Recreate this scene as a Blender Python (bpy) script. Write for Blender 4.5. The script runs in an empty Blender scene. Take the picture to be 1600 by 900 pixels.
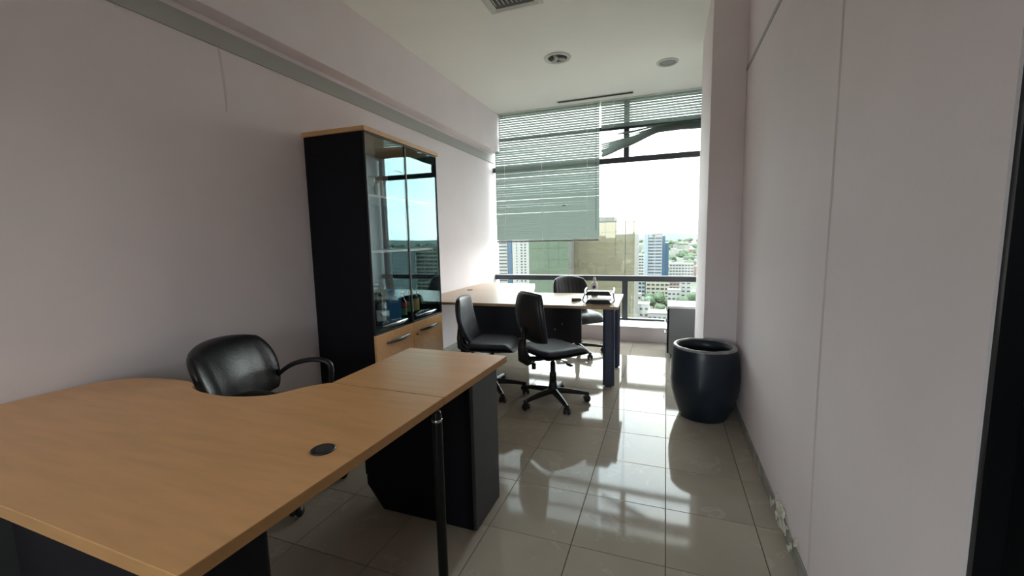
import bpy, bmesh, math, random
from mathutils import Vector, Matrix
PI = math.pi
R = math.radians
random.seed(7)
sc = bpy.context.scene
COL = sc.collection

# ------------------------------------------------------------------ camera
CAM_H = 1.371
yaw, pitch, roll = .353211, .114564, -.020734
fw = Vector((-math.sin(yaw)*math.cos(pitch), math.cos(yaw)*math.cos(pitch), -math.sin(pitch)))
rt = Vector((math.cos(yaw), math.sin(yaw), 0))
up = rt.cross(fw)
rt, up = rt*math.cos(roll)+up*math.sin(roll), up*math.cos(roll)-rt*math.sin(roll)
cd = bpy.data.cameras.new('camera')
cd.sensor_width = 36
cd.lens = 653.07*36/1600
cd.clip_start, cd.clip_end = .03, 60000
cam = bpy.data.objects.new('camera', cd)
COL.objects.link(cam)
M3 = Matrix((rt, up, -fw)).transposed()
cam.matrix_world = Matrix.Translation((0, 0, CAM_H)) @ M3.to_4x4()
sc.camera = cam

# ------------------------------------------------------------------ exposure, sky, sun
SKY = 1.25
sc.view_settings.view_transform = 'Standard'
sc.view_settings.look = 'None'
sc.view_settings.gamma = 1
sc.view_settings.use_curve_mapping = False
sc.view_settings.exposure = 3.15
sc.cycles.max_bounces = 16
sc.cycles.diffuse_bounces = 10
sc.cycles.glossy_bounces = 6
sc.cycles.transparent_max_bounces = 24
sc.cycles.sample_clamp_indirect = 0

w = bpy.data.worlds.new('sky')
sc.world = w
w.use_nodes = True
nt = w.node_tree
nt.nodes.clear()
o = nt.nodes.new('ShaderNodeOutputWorld')
bg = nt.nodes.new('ShaderNodeBackground')
tc = nt.nodes.new('ShaderNodeTexCoord')
mp = nt.nodes.new('ShaderNodeMapping')
mp.inputs['Scale'].default_value = (1.6, 1.6, 4.0)
nz = nt.nodes.new('ShaderNodeTexNoise')
nz.inputs['Scale'].default_value = 2.2
nz.inputs['Detail'].default_value = 5
rp = nt.nodes.new('ShaderNodeValToRGB')
rp.color_ramp.elements[0].position = .38
rp.color_ramp.elements[0].color = (.74, .84, .92, 1)
rp.color_ramp.elements[1].position = .62
rp.color_ramp.elements[1].color = (.96, .96, .93, 1)
nt.links.new(tc.outputs['Generated'], mp.inputs['Vector'])
nt.links.new(mp.outputs['Vector'], nz.inputs['Vector'])
nt.links.new(nz.outputs['Fac'], rp.inputs['Fac'])
nt.links.new(rp.outputs['Color'], bg.inputs['Color'])
bg.inputs['Strength'].default_value = SKY
nt.links.new(bg.outputs['Background'], o.inputs['Surface'])

sd = bpy.data.lights.new('sun', 'SUN')
sd.energy = .35
sd.angle = R(6)
sd.color = (1, .95, .86)
sun = bpy.data.objects.new('sun', sd)
COL.objects.link(sun)
sun.rotation_euler = Vector((.80, .25, -.75)).to_track_quat('-Z', 'Y').to_euler()

def portal(name, loc, rot, sx, sy):
    d = bpy.data.lights.new(name, 'AREA')
    d.shape = 'RECTANGLE'
    d.size, d.size_y = sx, sy
    d.cycles.is_portal = True
    ob = bpy.data.objects.new(name, d)
    COL.objects.link(ob)
    ob.location = loc
    ob.rotation_euler = rot
portal('window_portal', (-1.0, 6.28, 1.72), (R(-90), 0, 0), 3.1, 3.1)
portal('fill_opening_portal', (-1.0, -2.25, 1.35), (R(90), 0, 0), 1.3, 1.8)  # samples sky through the added opening behind the camera

# ------------------------------------------------------------------ materials
MATS = {}
def mat(name, col, rough=.5, metal=0, spec=.5, var=0, scale=8, stretch=(1, 1, 1), bump=0, bscale=60, coat=0, col2=None, ior=None):
    if name in MATS:
        return MATS[name]
    m = bpy.data.materials.new(name)
    m.use_nodes = True
    n = m.node_tree
    b = n.nodes['Principled BSDF']
    b.inputs['Base Color'].default_value = (*col, 1)
    b.inputs['Roughness'].default_value = rough
    b.inputs['Metallic'].default_value = metal
    b.inputs['Specular IOR Level'].default_value = spec
    if ior:
        b.inputs['IOR'].default_value = ior
    if coat:
        b.inputs['Coat Weight'].default_value = coat
        b.inputs['Coat Roughness'].default_value = .05
    t = n.nodes.new('ShaderNodeTexCoord')
    mpn = n.nodes.new('ShaderNodeMapping')
    mpn.inputs['Scale'].default_value = stretch
    n.links.new(t.outputs['Object'], mpn.inputs['Vector'])
    if var or col2:
        q = n.nodes.new('ShaderNodeTexNoise')
        q.inputs['Scale'].default_value = scale
        q.inputs['Detail'].default_value = 6
        n.links.new(mpn.outputs['Vector'], q.inputs['Vector'])
        c = n.nodes.new('ShaderNodeValToRGB')
        c.color_ramp.elements[0].position = .3
        c.color_ramp.elements[1].position = .7
        lo = col2 if col2 else tuple(x*(1-var) for x in col)
        c.color_ramp.elements[0].color = (*lo, 1)
        c.color_ramp.elements[1].color = (*[min(1, x*(1+var*.5)) for x in col], 1)
        n.links.new(q.outputs['Fac'], c.inputs['Fac'])
        n.links.new(c.outputs['Color'], b.inputs['Base Color'])
    if bump:
        q2 = n.nodes.new('ShaderNodeTexNoise')
        q2.inputs['Scale'].default_value = bscale
        q2.inputs['Detail'].default_value = 4
        n.links.new(mpn.outputs['Vector'], q2.inputs['Vector'])
        bp = n.nodes.new('ShaderNodeBump')
        bp.inputs['Strength'].default_value = bump
        bp.inputs['Distance'].default_value = .01
        n.links.new(q2.outputs['Fac'], bp.inputs['Height'])
        n.links.new(bp.outputs['Normal'], b.inputs['Normal'])
    MATS[name] = m
    return m

def glassmat(name, tint, refl, gtint=(1, 1, 1), rough=0.0):
    """thin pane: clear transmission with a mirror share that grows at grazing angles"""
    m = bpy.data.materials.new(name)
    m.use_nodes = True
    n = m.node_tree
    n.nodes.clear()
    out = n.nodes.new('ShaderNodeOutputMaterial')
    tr = n.nodes.new('ShaderNodeBsdfTransparent')
    tr.inputs['Color'].default_value = (*tint, 1)
    gl = n.nodes.new('ShaderNodeBsdfGlossy')
    gl.inputs['Color'].default_value = (*gtint, 1)
    gl.inputs['Roughness'].default_value = rough
    fr = n.nodes.new('ShaderNodeFresnel')
    ge = n.nodes.new('ShaderNodeNewGeometry')
    io = n.nodes.new('ShaderNodeMath')          # 1.5 entering, 1/1.5 leaving: a thin pane has no inner total reflection
    io.operation = 'MULTIPLY_ADD'
    io.inputs[1].default_value = -.8333
    io.inputs[2].default_value = 1.5
    n.links.new(ge.outputs['Backfacing'], io.inputs[0])
    n.links.new(io.outputs[0], fr.inputs['IOR'])
    ma = n.nodes.new('ShaderNodeMath')
    ma.operation = 'ADD'
    ma.use_clamp = True
    ma.inputs[1].default_value = refl
    mx = n.nodes.new('ShaderNodeMixShader')
    n.links.new(fr.outputs['Fac'], ma.inputs[0])
    n.links.new(ma.outputs[0], mx.inputs['Fac'])
    n.links.new(tr.outputs[0], mx.inputs[1])
    n.links.new(gl.outputs[0], mx.inputs[2])
    n.links.new(mx.outputs[0], out.inputs['Surface'])
    MATS[name] = m
    return m

WALL = mat('wall_paint', (.84, .765, .79), .75, var=.05, scale=1.5, bump=.06, bscale=40)
CEIL = mat('ceiling_paint', (.91, .905, .86), .8, var=.03, scale=1.0)
GREYTRIM = mat('grey_trim_paint', (.42, .43, .41), .6)
WHITEP = mat('white_sill_paint', (.78, .77, .75), .45)
GROUT = mat('dark_grout', (.05, .045, .04), .8)
TILE = mat('polished_beige_tile', (.40, .355, .30), .06, spec=.30, var=.14, scale=1.8, ior=1.5)
def veins(m):
    n = m.node_tree
    b = n.nodes['Principled BSDF']
    mpn = [q for q in n.nodes if q.type == 'MAPPING'][0]
    oi = n.nodes.new('ShaderNodeObjectInfo')
    ml = n.nodes.new('ShaderNodeMath')
    ml.operation = 'MULTIPLY'
    ml.inputs[1].default_value = 37.0
    cx = n.nodes.new('ShaderNodeCombineXYZ')
    n.links.new(oi.outputs['Random'], ml.inputs[0])
    for k in range(3):
        n.links.new(ml.outputs[0], cx.inputs[k])
    n.links.new(cx.outputs[0], mpn.inputs['Location'])
    q = n.nodes.new('ShaderNodeTexNoise')
    q.inputs['Scale'].default_value = 5
    q.inputs['Detail'].default_value = 3
    q.inputs['Distortion'].default_value = 1.2
    n.links.new(mpn.outputs['Vector'], q.inputs['Vector'])
    r = n.nodes.new('ShaderNodeValToRGB')
    e = r.color_ramp.elements
    e[0].position, e[0].color = .60, (0, 0, 0, 1)
    e[1].position, e[1].color = .66, (0, 0, 0, 1)
    e.new(.63).color = (1, 1, 1, 1)
    n.links.new(q.outputs['Fac'], r.inputs['Fac'])
    mu = n.nodes.new('ShaderNodeMath')
    mu.operation = 'MULTIPLY'
    mu.inputs[1].default_value = .2
    n.links.new(r.outputs['Color'], mu.inputs[0])
    mx = n.nodes.new('ShaderNodeMix')
    mx.data_type = 'RGBA'
    old = b.inputs['Base Color'].links[0].from_socket
    n.links.new(mu.outputs[0], mx.inputs['Factor'])
    n.links.new(old, mx.inputs['A'])
    mx.inputs['B'].default_value = (.62, .60, .55, 1)
    n.links.new(mx.outputs['Result'], b.inputs['Base Color'])
veins(TILE)
BLACKF = mat('black_window_frame', (.045, .05, .062), .45)
WOOD = mat('beech_laminate', (.80, .445, .20), .34, spec=.5, var=.09, scale=3.2, stretch=(1.2, 9, 9))
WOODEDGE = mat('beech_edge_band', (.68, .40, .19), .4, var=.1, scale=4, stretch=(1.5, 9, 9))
DESKSHADE = mat('desk_edge_shade', (.44, .235, .095), .5, spec=.3, var=.1, scale=4, stretch=(1.5, 9, 9))  # darker than the top: shade on the desk edges put into the colour
PALEWOOD = mat('pale_laminate', (.50, .35, .225), .33, var=.08, scale=3, stretch=(1.2, 9, 9))
CHAR = mat('charcoal_laminate', (.007, .007, .011), .55, spec=.15)
CHAR2 = mat('dark_grey_laminate', (.035, .036, .04), .5, var=.1, scale=30)
NAVY = mat('navy_metal', (.02, .03, .075), .42, bump=.05, bscale=200)
GREYIN = mat('grey_cabinet_inside', (.78, .79, .80), .5)
LEATHER = mat('black_leather', (.012, .012, .014), .32, bump=.12, bscale=90)
VINYL = mat('dark_navy_vinyl', (.022, .026, .042), .40, bump=.06, bscale=120)
PLASTIC = mat('black_plastic', (.012, .012, .014), .38)
CHROME = mat('brushed_silver', (.55, .56, .58), .25, 1)
POTM = mat('dark_glazed_pot', (.012, .020, .034), .35, var=.35, scale=5, bump=.12, bscale=9)
POTRIM = mat('pale_pot_rim', (.30, .30, .30), .35, var=.5, scale=14)  # pale mottled grey, lighter than the pot body
GREYMET = mat('grey_steel', (.20, .21, .215), .45)
WHITEPL = mat('white_plastic', (.72, .72, .70), .4)
PAPER = mat('paper', (.8, .8, .78), .7)
PEEL = mat('peeled_plaster', (.72, .68, .58), .9, var=.3, scale=40)
DARKIN = mat('dark_recess', (.03, .03, .03), .7)
DOORBLK = mat('black_gloss_door', (.006, .007, .008), .3, spec=.3)
PANE = glassmat('clear_window_glass', (.93, .955, .935), .0)
CABGLASS = glassmat('reflective_cabinet_glass', (.95, .97, .97), .02, (.50, .74, .76))

# blind slats let some light through
def slatmat():
    m = bpy.data.materials.new('blind_slat_enamel')
    m.use_nodes = True
    n = m.node_tree
    n.nodes.clear()
    out = n.nodes.new('ShaderNodeOutputMaterial')
    d = n.nodes.new('ShaderNodeBsdfDiffuse')
    d.inputs['Color'].default_value = (.28, .33, .305, 1)
    t = n.nodes.new('ShaderNodeBsdfTranslucent')
    t.inputs['Color'].default_value = (.20, .235, .215, 1)
    mx = n.nodes.new('ShaderNodeMixShader')
    mx.inputs['Fac'].default_value = .5
    n.links.new(d.outputs[0], mx.inputs[1])
    n.links.new(t.outputs[0], mx.inputs[2])
    n.links.new(mx.outputs[0], out.inputs['Surface'])
    return m
SLAT = slatmat()

# ------------------------------------------------------------------ mesh helpers
class MB:
    def __init__(s):
        s.v, s.f, s.sm = [], [], []
    def add(s, vs, fs, smooth=False, M=None):
        b = len(s.v)
        for p in vs:
            s.v.append(tuple(M @ Vector(p)) if M else tuple(p))
        for f in fs:
            s.f.append(tuple(b+i for i in f))
            s.sm.append(smooth)
        return s
    def box(s, x0, x1, y0, y1, z0, z1, M=None):
        return s.add([(x0, y0, z0), (x1, y0, z0), (x1, y1, z0), (x0, y1, z0), (x0, y0, z1), (x1, y0, z1), (x1, y1, z1), (x0, y1, z1)],
                     [(3, 2, 1, 0), (4, 5, 6, 7), (0, 1, 5, 4), (1, 2, 6, 5), (2, 3, 7, 6), (3, 0, 4, 7)], M=M)
    def prism(s, pts, z0, z1, M=None):
        n = len(pts)
        return s.add([(x, y, z0) for x, y in pts]+[(x, y, z1) for x, y in pts],
                     [tuple(range(n-1, -1, -1)), tuple(range(n, 2*n))]+[(i, (i+1) % n, n+(i+1) % n, n+i) for i in range(n)], M=M)
    def lathe(s, prof, seg=24, M=None, smooth=True, sx=1, sy=1):
        vs, fs = [], []
        n = len(prof)
        for k in range(seg):
            a = 2*PI*k/seg
            for r, z in prof:
                vs.append((sx*r*math.cos(a), sy*r*math.sin(a), z))
        for k in range(seg):
            k2 = (k+1) % seg
            for i in range(n-1):
                fs.append((k*n+i, k2*n+i, k2*n+i+1, k*n+i+1))
        fs.append(tuple(k*n for k in range(seg-1, -1, -1)))
        fs.append(tuple(k*n+n-1 for k in range(seg)))
        return s.add(vs, fs, smooth, M)
    def cyl(s, p, q, r, seg=12, r2=None, smooth=True):
        p, q = Vector(p), Vector(q)
        d = q-p
        M = Matrix.Translation(p) @ d.to_track_quat('Z', 'Y').to_matrix().to_4x4()
        return s.lathe([(r, 0), (r2 if r2 is not None else r, d.length)], seg, M, smooth)
    def tube(s, path, r, seg=8, sx=1, sy=1):
        """round or flattened bar along a path; r may be a list"""
        path = [Vector(p) for p in path]
        n = len(path)
        vs, fs = [], []
        prev = None
        for i, p in enumerate(path):
            t = (path[min(i+1, n-1)]-path[max(i-1, 0)]).normalized()
            if prev is None:
                a = Vector((0, 0, 1)) if abs(t.z) < .9 else Vector((0, 1, 0))
            else:
                a = prev
            u = (a-t*a.dot(t)).normalized()
            prev = u
            v = t.cross(u)
            rr = r[i] if isinstance(r, (list, tuple)) else r
            for k in range(seg):
                an = 2*PI*k/seg
                vs.append(p+u*(rr*sx*math.cos(an))+v*(rr*sy*math.sin(an)))
        for i in range(n-1):
            for k in range(seg):
                k2 = (k+1) % seg
                fs.append((i*seg+k, i*seg+k2, (i+1)*seg+k2, (i+1)*seg+k))
        fs.append(tuple(range(seg-1, -1, -1)))
        fs.append(tuple((n-1)*seg+k for k in range(seg)))
        return s.add(vs, fs, True)
    def pad(s, fn, nu=14, nv=14, M=None):
        """closed cushion: fn(u, v, side) -> point, u v in -1..1, side +-1"""
        vs, fs = [], []
        def idx(i, j, sd):
            return (0 if sd > 0 else 1)*(nu+1)*(nv+1)+i*(nv+1)+j
        for sd in (1, -1):
            for i in range(nu+1):
                for j in range(nv+1):
                    # denser towards the border
                    u = math.sin((i/nu*2-1)*PI/2)
                    v = math.sin((j/nv*2-1)*PI/2)
                    vs.append(fn(u, v, sd))
        for i in range(nu):
            for j in range(nv):
                fs.append((idx(i, j, 1), idx(i+1, j, 1), idx(i+1, j+1, 1), idx(i, j+1, 1)))
                fs.append((idx(i, j+1, -1), idx(i+1, j+1, -1), idx(i+1, j, -1), idx(i, j, -1)))
        return s.add(vs, fs, True, M)
    def build(s, name, material, parent=None, bevel=0, weld=False, seg=2):
        me = bpy.data.meshes.new(name)
        me.from_pydata(s.v, [], s.f)
        me.polygons.foreach_set('use_smooth', s.sm)
        if weld:
            bm = bmesh.new()
            bm.from_mesh(me)
            bmesh.ops.remove_doubles(bm, verts=bm.verts, dist=1e-5)
            bmesh.ops.recalc_face_normals(bm, faces=bm.faces)
            bm.to_mesh(me)
            bm.free()
        me.update()
        me.materials.append(material)
        ob = bpy.data.objects.new(name, me)
        COL.objects.link(ob)
        if parent:
            ob.parent = parent
        if bevel:
            b = ob.modifiers.new('bevel', 'BEVEL')
            b.width = bevel
            b.segments = seg
            b.limit_method = 'ANGLE'
            b.angle_limit = R(40)
            b.harden_normals = False
        return ob

def shade_sides(ob, m):
    """painted shade: the upright faces of a board take a darker material"""
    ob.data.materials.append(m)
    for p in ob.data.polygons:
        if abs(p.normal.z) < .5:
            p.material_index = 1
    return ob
def tag(ob, label, cat=None, group=None, kind=None):
    ob['label'] = label
    if cat:
        ob['category'] = cat
    if group:
        ob['group'] = group
    if kind:
        ob['kind'] = kind
    return ob
def thing(name, label, cat, loc=(0, 0, 0), rz=0, group=None, kind=None):
    ob = bpy.data.objects.new(name, None)
    ob.empty_display_size = .1
    COL.objects.link(ob)
    ob.location = loc
    ob.rotation_euler = (0, 0, rz)
    return tag(ob, label, cat, group, kind)
def copy_of(ob, parent, loc=None, rz=None):
    c = ob.copy()
    COL.objects.link(c)
    c.parent = parent
    if loc is not None:
        c.location = loc
    if rz is not None:
        c.rotation_euler = (0, 0, rz)
    return c
def bx(name, m, parent, x0, x1, y0, y1, z0, z1, bevel=0):
    return MB().box(x0, x1, y0, y1, z0, z1).build(name, m, parent, bevel)
def catmull(pts, n=6):
    out = []
    P = [Vector(p) for p in pts]
    for i in range(len(P)-1):
        a, b, c, d = P[max(i-1, 0)], P[i], P[i+1], P[min(i+2, len(P)-1)]
        for k in range(n):
            t = k/n
            out.append(.5*((2*b)+(c-a)*t+(2*a-5*b+4*c-d)*t*t+(3*b-a-3*c+d)*t**3))
    out.append(P[-1])
    return out

# ------------------------------------------------------------------ room shell
XL, XR, YW, YG, H = -2.53, .54, 5.66, 6.13, 3.235
YB = -2.0
def struct(ob, label, cat):
    return tag(ob, label, cat, kind='structure')
fl = struct(bx('floor', GROUT, None, XL-.2, XR+.9, YB-.2, YW, -.14, -.003), 'polished beige floor tiles with dark grout lines across the office', 'floor')
TS, TX, TY = .4, .0247, 2.916
tile_me = None
i0, i1 = math.floor((XL-TX)/TS), math.ceil((XR+.2-TX)/TS)
j0, j1 = math.floor((YB-TY)/TS), math.ceil((YW-TY)/TS)
for i in range(i0, i1):
    for j in range(j0, j1):
        x0, x1 = max(TX+i*TS, XL), min(TX+(i+1)*TS, XR if TY+j*TS > .6 else XR+.3)
        y0, y1 = max(TY+j*TS, YB), min(TY+(j+1)*TS, YW)
        if x1-x0 < .02 or y1-y0 < .02:
            continue
        g = .0013
        full = abs(x1-x0-TS) < 1e-4 and abs(y1-y0-TS) < 1e-4
        cx, cy = (x0+x1)/2, (y0+y1)/2
        if full and tile_me:
            t = bpy.data.objects.new('tile', tile_me)
            COL.objects.link(t)
            t.parent = fl
        else:
            hx, hy = (x1-x0)/2-g, (y1-y0)/2-g
            e = .0012
            mb = MB().add([(-hx, -hy, -.0028), (hx, -hy, -.0028), (hx, hy, -.0028), (-hx, hy, -.0028), (-hx+e, -hy+e, 0), (hx-e, -hy+e, 0), (hx-e, hy-e, 0), (-hx+e, hy-e, 0)],
                          [(3, 2, 1, 0), (4, 5, 6, 7), (0, 1, 5, 4), (1, 2, 6, 5), (2, 3, 7, 6), (3, 0, 4, 7)])
            t = mb.build('tile', TILE, fl)
            if full:
                tile_me = t.data
        t.location = (cx, cy, 0)
        t.rotation_euler = (random.uniform(-.0006, .0006), random.uniform(-.0006, .0006), 0)

struct(bx('ceiling', CEIL, None, XL-.2, XR+.9, YB-.2, YG+.15, H, H+.2), 'plain off white ceiling above the office', 'ceiling')
struct(bx('wall_left', WALL, None, XL-.2, XL, YB-.2, YG+.15, -.14, H), 'long pale mauve wall behind the bookcase', 'wall')
mb = MB()
mb.box(XR, XR+.2, .97, YG+.15, -.14, H)
mb.box(XR, XR+.2, YB-.2, .97, 2.25, H)
mb.box(XR, XR+.2, YB-.2, -.05, -.14, 2.25)
struct(mb.build('wall_right', WALL), 'pale mauve wall beside the planter pot', 'wall')
struct(bx('wall_pillar', WALL, None, .30, XR, 3.66, 4.67, 0, H, .004), 'square mauve pillar between planter pot and window', 'pillar')
mb = MB().box(XL-.2, XR+.2, YW, YG+.15, -.14, .185)
wf = struct(mb.build('wall_window', WALL), 'low mauve wall under the window', 'wall')
bx('sill', WHITEP, wf, XL, XR, YW-.015, YG-.02, .185, .197, .003)
mb = MB()
mb.box(XL-.2, XR+.9, YB-.2, YB, 2.20, H)
mb.box(XL-.2, -1.60, YB-.2, YB, -.14, 2.20)
mb.box(-.40, XR+.9, YB-.2, YB, -.14, 2.20)
mb.box(-1.60, -.40, YB-.2, YB, -.14, .50)
struct(mb.build('wall_back', WALL), 'mauve wall with an added fill-light opening opposite the window', 'wall')
so = struct(bx('ceiling_beam', WALL, None, XL, -2.40, YB, YG, 2.69, H, .004), 'long boxed mauve beam along the top of the left wall', 'beam')
struct(bx('trim_1', GREYTRIM, None, XL, XL+.014, YB, YG, 2.545, 2.655, .002), 'grey trim strip along the left wall under the beam', 'trim')
struct(bx('trim_2', GREYTRIM, None, XR-.006, XR, .97, 3.66, 2.575, 2.60), 'thin grey trim line high on the right wall', 'trim')
struct(bx('baseboard_right', mat('dirty_grey_skirting', (.33, .32, .29), .6, var=.4, scale=12), None, XR-.009, XR, .97, 3.66, 0, .065, .002), 'thin grey dirty skirting along the right wall', 'skirting')
struct(bx('baseboard_left', GREYTRIM, None, XL, XL+.009, YB, YW, 0, .065, .002), 'thin grey skirting along the left wall', 'skirting')

# plaster ridges (board joints) on both walls
def ridge(name, label, x, pts, side):
    mb = MB()
    n = len(pts)
    vs, fs = [], []
    for (y, z, wd) in pts:
        vs += [(x, y-wd, z), (x-side*.0035, y, z), (x, y+wd, z)]
    for i in range(n-1):
        for k in range(2):
            a = 3*i+k
            fs.append((a, a+1, a+4, a+3) if side > 0 else (a+3, a+4, a+1, a))
    struct(mb.add(vs, fs).build(name, mat('joint_plaster', (.72, .66, .66), .6)), label, 'joint')
ridge('trim_3', 'vertical raised plaster joint running down the right wall', XR,
      [(1.80+.015*math.sin(z*2.3)-.035*(2.4-z)/2.4, z, .010) for z in [k*.2 for k in range(0, 17)]], 1)
ridge('trim_4', 'short raised plaster joint on the left wall under the trim', XL,
      [(1.895+.008*math.sin(z*9), z, .009-.008*max(0, (2.3-z)/.2)) for z in [2.54-.04*k for k in range(0, 10)]][::-1], -1)

# peeling paint flakes at the skirting
pt = thing('peeling_paint', 'patch of peeled whitish paint at the foot of the right wall', 'paint patch', (XR-.009, 2.15, 0), 0)
random.seed(3)
for k in range(26):
    y = random.gauss(0, .12)
    z = max(.008, min(.13, random.gauss(.05, .035)))
    a = random.uniform(0, PI)
    L, W = random.uniform(.015, .05), random.uniform(.006, .016)
    pts = []
    for q in range(6):
        an = q*PI/3
        px, pz = L*math.cos(an)*random.uniform(.6, 1.1), W*math.sin(an)*random.uniform(.6, 1.2)
        pts.append((y+px*math.cos(a)-pz*math.sin(a), max(.001, z+px*math.sin(a)+pz*math.cos(a))))
    mb = MB()
    lift = random.uniform(.001, .006)
    zz = max(p[1] for p in pts)
    base = 0 if zz < .066 else .0
    vs = [(.004 if z > .066 else -.0002, p[0], p[1]) for p in pts]+[(-.003-lift*(i % 2), p[0], p[1]) for i, p in enumerate(pts)]
    fs = [tuple(range(6)), tuple(range(11, 5, -1))]+[(i, i+6, (i+1) % 6+6, (i+1) % 6) for i in range(6)]
    mb.add(vs, fs).build('flake', PEEL, pt)

# black door at the right edge
d1 = struct(bx('door_1', DOORBLK, None, .585, .625, -.03, .955, .005, 2.22, .003), 'black door leaf at the right edge of the view', 'door')
mb = MB()
mb.box(.545, .70, .955, .969, 0, 2.249)
mb.box(.545, .70, -.049, -.032, 0, 2.249)
mb.box(.545, .70, -.032, .955, 2.225, 2.249)
mb.build('door_frame', DOORBLK, d1)
mb = MB()
mb.cyl((.585, .06, 1.0), (.54, .06, 1.0), .009)
mb.cyl((.545, .05, 1.0), (.545, .17, 1.0), .009)
mb.build('door_handle', CHROME, d1)
struct(bx('wall_corridor', WALL, None, .74, 1.4, -.3, 1.2, -.14, H), 'plain wall closing the space behind the black door', 'wall')

# unseen glazed opening, added behind the camera to let in fill light
w2 = thing('fill_opening', 'added black framed glazed opening in the back wall for fill light', 'window', (0, YB-.1, 0), kind='structure')
mb = MB()
for x in (-1.60, -1.025, -.45):
    mb.box(x, x+.05, -.03, .03, .50, 2.20)
for z in (.50, 2.15):
    mb.box(-1.55, -.45, -.03, .03, z, z+.05)
mb.build('fill_opening_frame', BLACKF, w2)
bx('pane', PANE, w2, -1.55, -1.025, -.004, .004, .55, 2.15)
bx('pane', PANE, w2, -.975, -.45, -.004, .004, .55, 2.15)

# ------------------------------------------------------------------ main window
w1 = thing('window_1', 'full width black framed window wall overlooking the city', 'window', (0, YG, 0), kind='structure')
zb = [(.197, .755), (.83, 2.405), (2.478, 2.855), (2.905, H)]
bx('transom', BLACKF, w1, XL, XR, -.03, .06, .755, .83, .004)
bx('transom', BLACKF, w1, XL, XR, -.012, .04, 2.405, 2.478, .004)
bx('transom', BLACKF, w1, XL, XR, -.012, .04, 2.855, 2.905, .004)
bx('bottom_rail', BLACKF, w1, XL, XR, -.03, .06, .197, .222, .003)
bx('mullion', BLACKF, w1, -.575, -.497, -.03, .06, .222, .755, .004)
bx('mullion', BLACKF, w1, -.572, -.500, -.03, .06, 2.48, 2.85, .004)
bx('mullion', BLACKF, w1, -.572, -.500, -.03, .06, 2.91, H, .004)
bx('mullion', BLACKF, w1, .415, .475, -.03, .06, .222, H, .004)
bx('glass_joint', mat('grey_sealant', (.10, .11, .11), .6), w1, -.541, -.535, .012, .024, .83, 2.40)
for k, (z0, z1) in enumerate(zb):
    for x0, x1 in ((XL, -.536), (-.536, XR)):
        bx('pane', PANE, w1, x0+.003, x1-.003, .014, .022, z0+(.024 if k == 0 else 0), z1)

# ------------------------------------------------------------------ blinds
def slat_mesh(wd, x0, x1, z_of=lambda x: 0, n=1, tilt=0.0):
    mb = MB()
    vs, fs = [], []
    for i in range(n+1):
        x = x0+(x1-x0)*i/n
        zc = z_of(x)
        for k in range(5):
            q = -1+k/2
            a = q*wd/2
            cr = .0022*(1-q*q)
            vs.append((x, a*math.cos(tilt)-cr*math.sin(tilt), zc+a*math.sin(tilt)+cr*math.cos(tilt)))
    for i in range(n):
        for k in range(4):
            fs.append((i*5+k, (i+1)*5+k, (i+1)*5+k+1, i*5+k+1))
    return mb.add(vs, fs, True)
YBL = 6.04
PITCH, SW, TILT = .0330, .0395, R(62)
bl = thing('venetian_blind', 'lowered grey venetian blind covering the left part of the window', 'blind', (0, YBL, 0), group='window blinds')
bx('head_rail', WHITEPL, bl, -2.395, -.885, -.02, .02, H-.014, H-.001, .003)
first = None
z = H-.034
while z > 1.385:
    x0 = -2.385 if z > 2.70 else -2.455
    key = 'a' if z > 2.70 else 'b'
    if first is None or first[0] != key:
        ob = slat_mesh(SW, x0, -.89, tilt=TILT).build('slat', SLAT, bl)
        first = (key, ob.data)
    else:
        ob = bpy.data.objects.new('slat', first[1])
        COL.objects.link(ob)
        ob.parent = bl
    ob.location = (0, 0, z)
    ob.rotation_euler = (random.uniform(-.008, .008), random.uniform(-.0006, .0006), 0)
    z -= PITCH
bx('bottom_rail', GREYMET, bl, -2.455, -.89, -.014, .014, 1.335, 1.358, .004)
for x in (-2.30, -1.72, -1.06):
    MB().cyl((x, -.02, 1.35), (x, -.02, H-.03), .0022, 6).build('ladder_cord', WHITEPL, bl)
MB().cyl((-.935, -.028, 1.48), (-.935, -.028, H-.03), .003, 6).build('tilt_wand', PLASTIC, bl)
MB().box(-1.42, -1.37, -.024, -.020, 1.843, 1.853).build('dark_mark', PLASTIC, bl)

b2 = thing('venetian_blind', 'half raised grey venetian blind with broken slats sagging below it', 'blind', (0, YBL, 0), group='window blinds')
bx('head_rail', WHITEPL, b2, -.872, .50, -.02, .02, H-.014, H-.001, .003)
me = None
z = H-.034
while z > 2.93:
    if me is None:
        ob = slat_mesh(SW, -.872, .50, tilt=TILT).build('slat', SLAT, b2)
        me = ob.data
    else:
        ob = bpy.data.objects.new('slat', me)
        COL.objects.link(ob)
        ob.parent = b2
    ob.location = (0, 0, z)
    z -= PITCH
for k in range(7):
    ob = slat_mesh(SW, -.872, .50, tilt=.05).build('slat', SLAT, b2) if k == 0 else bpy.data.objects.new('slat', me2)
    if k == 0:
        me2 = ob.data
    else:
        COL.objects.link(ob)
        ob.parent = b2
    ob.location = (0, 0, 2.865+k*.008)
for x in (-.70, .05):
    MB().cyl((x, -.02, 2.87), (x, -.02, H-.03), .0022, 6).build('ladder_cord', WHITEPL, b2)
def sag(zl, zm, zr):
    def f(x):
        pts = [(-.86, zl), (-.52, zl*.45+zm*.55-.03), (-.12, zm), (.15, zr+.01), (.50, zr)]
        for a, b in zip(pts, pts[1:]):
            if x <= b[0]:
                t = (x-a[0])/(b[0]-a[0])
                t = t*t*(3-2*t)*.35+t*.65
                return a[1]+(b[1]-a[1])*t
        return zr
    return f
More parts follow.
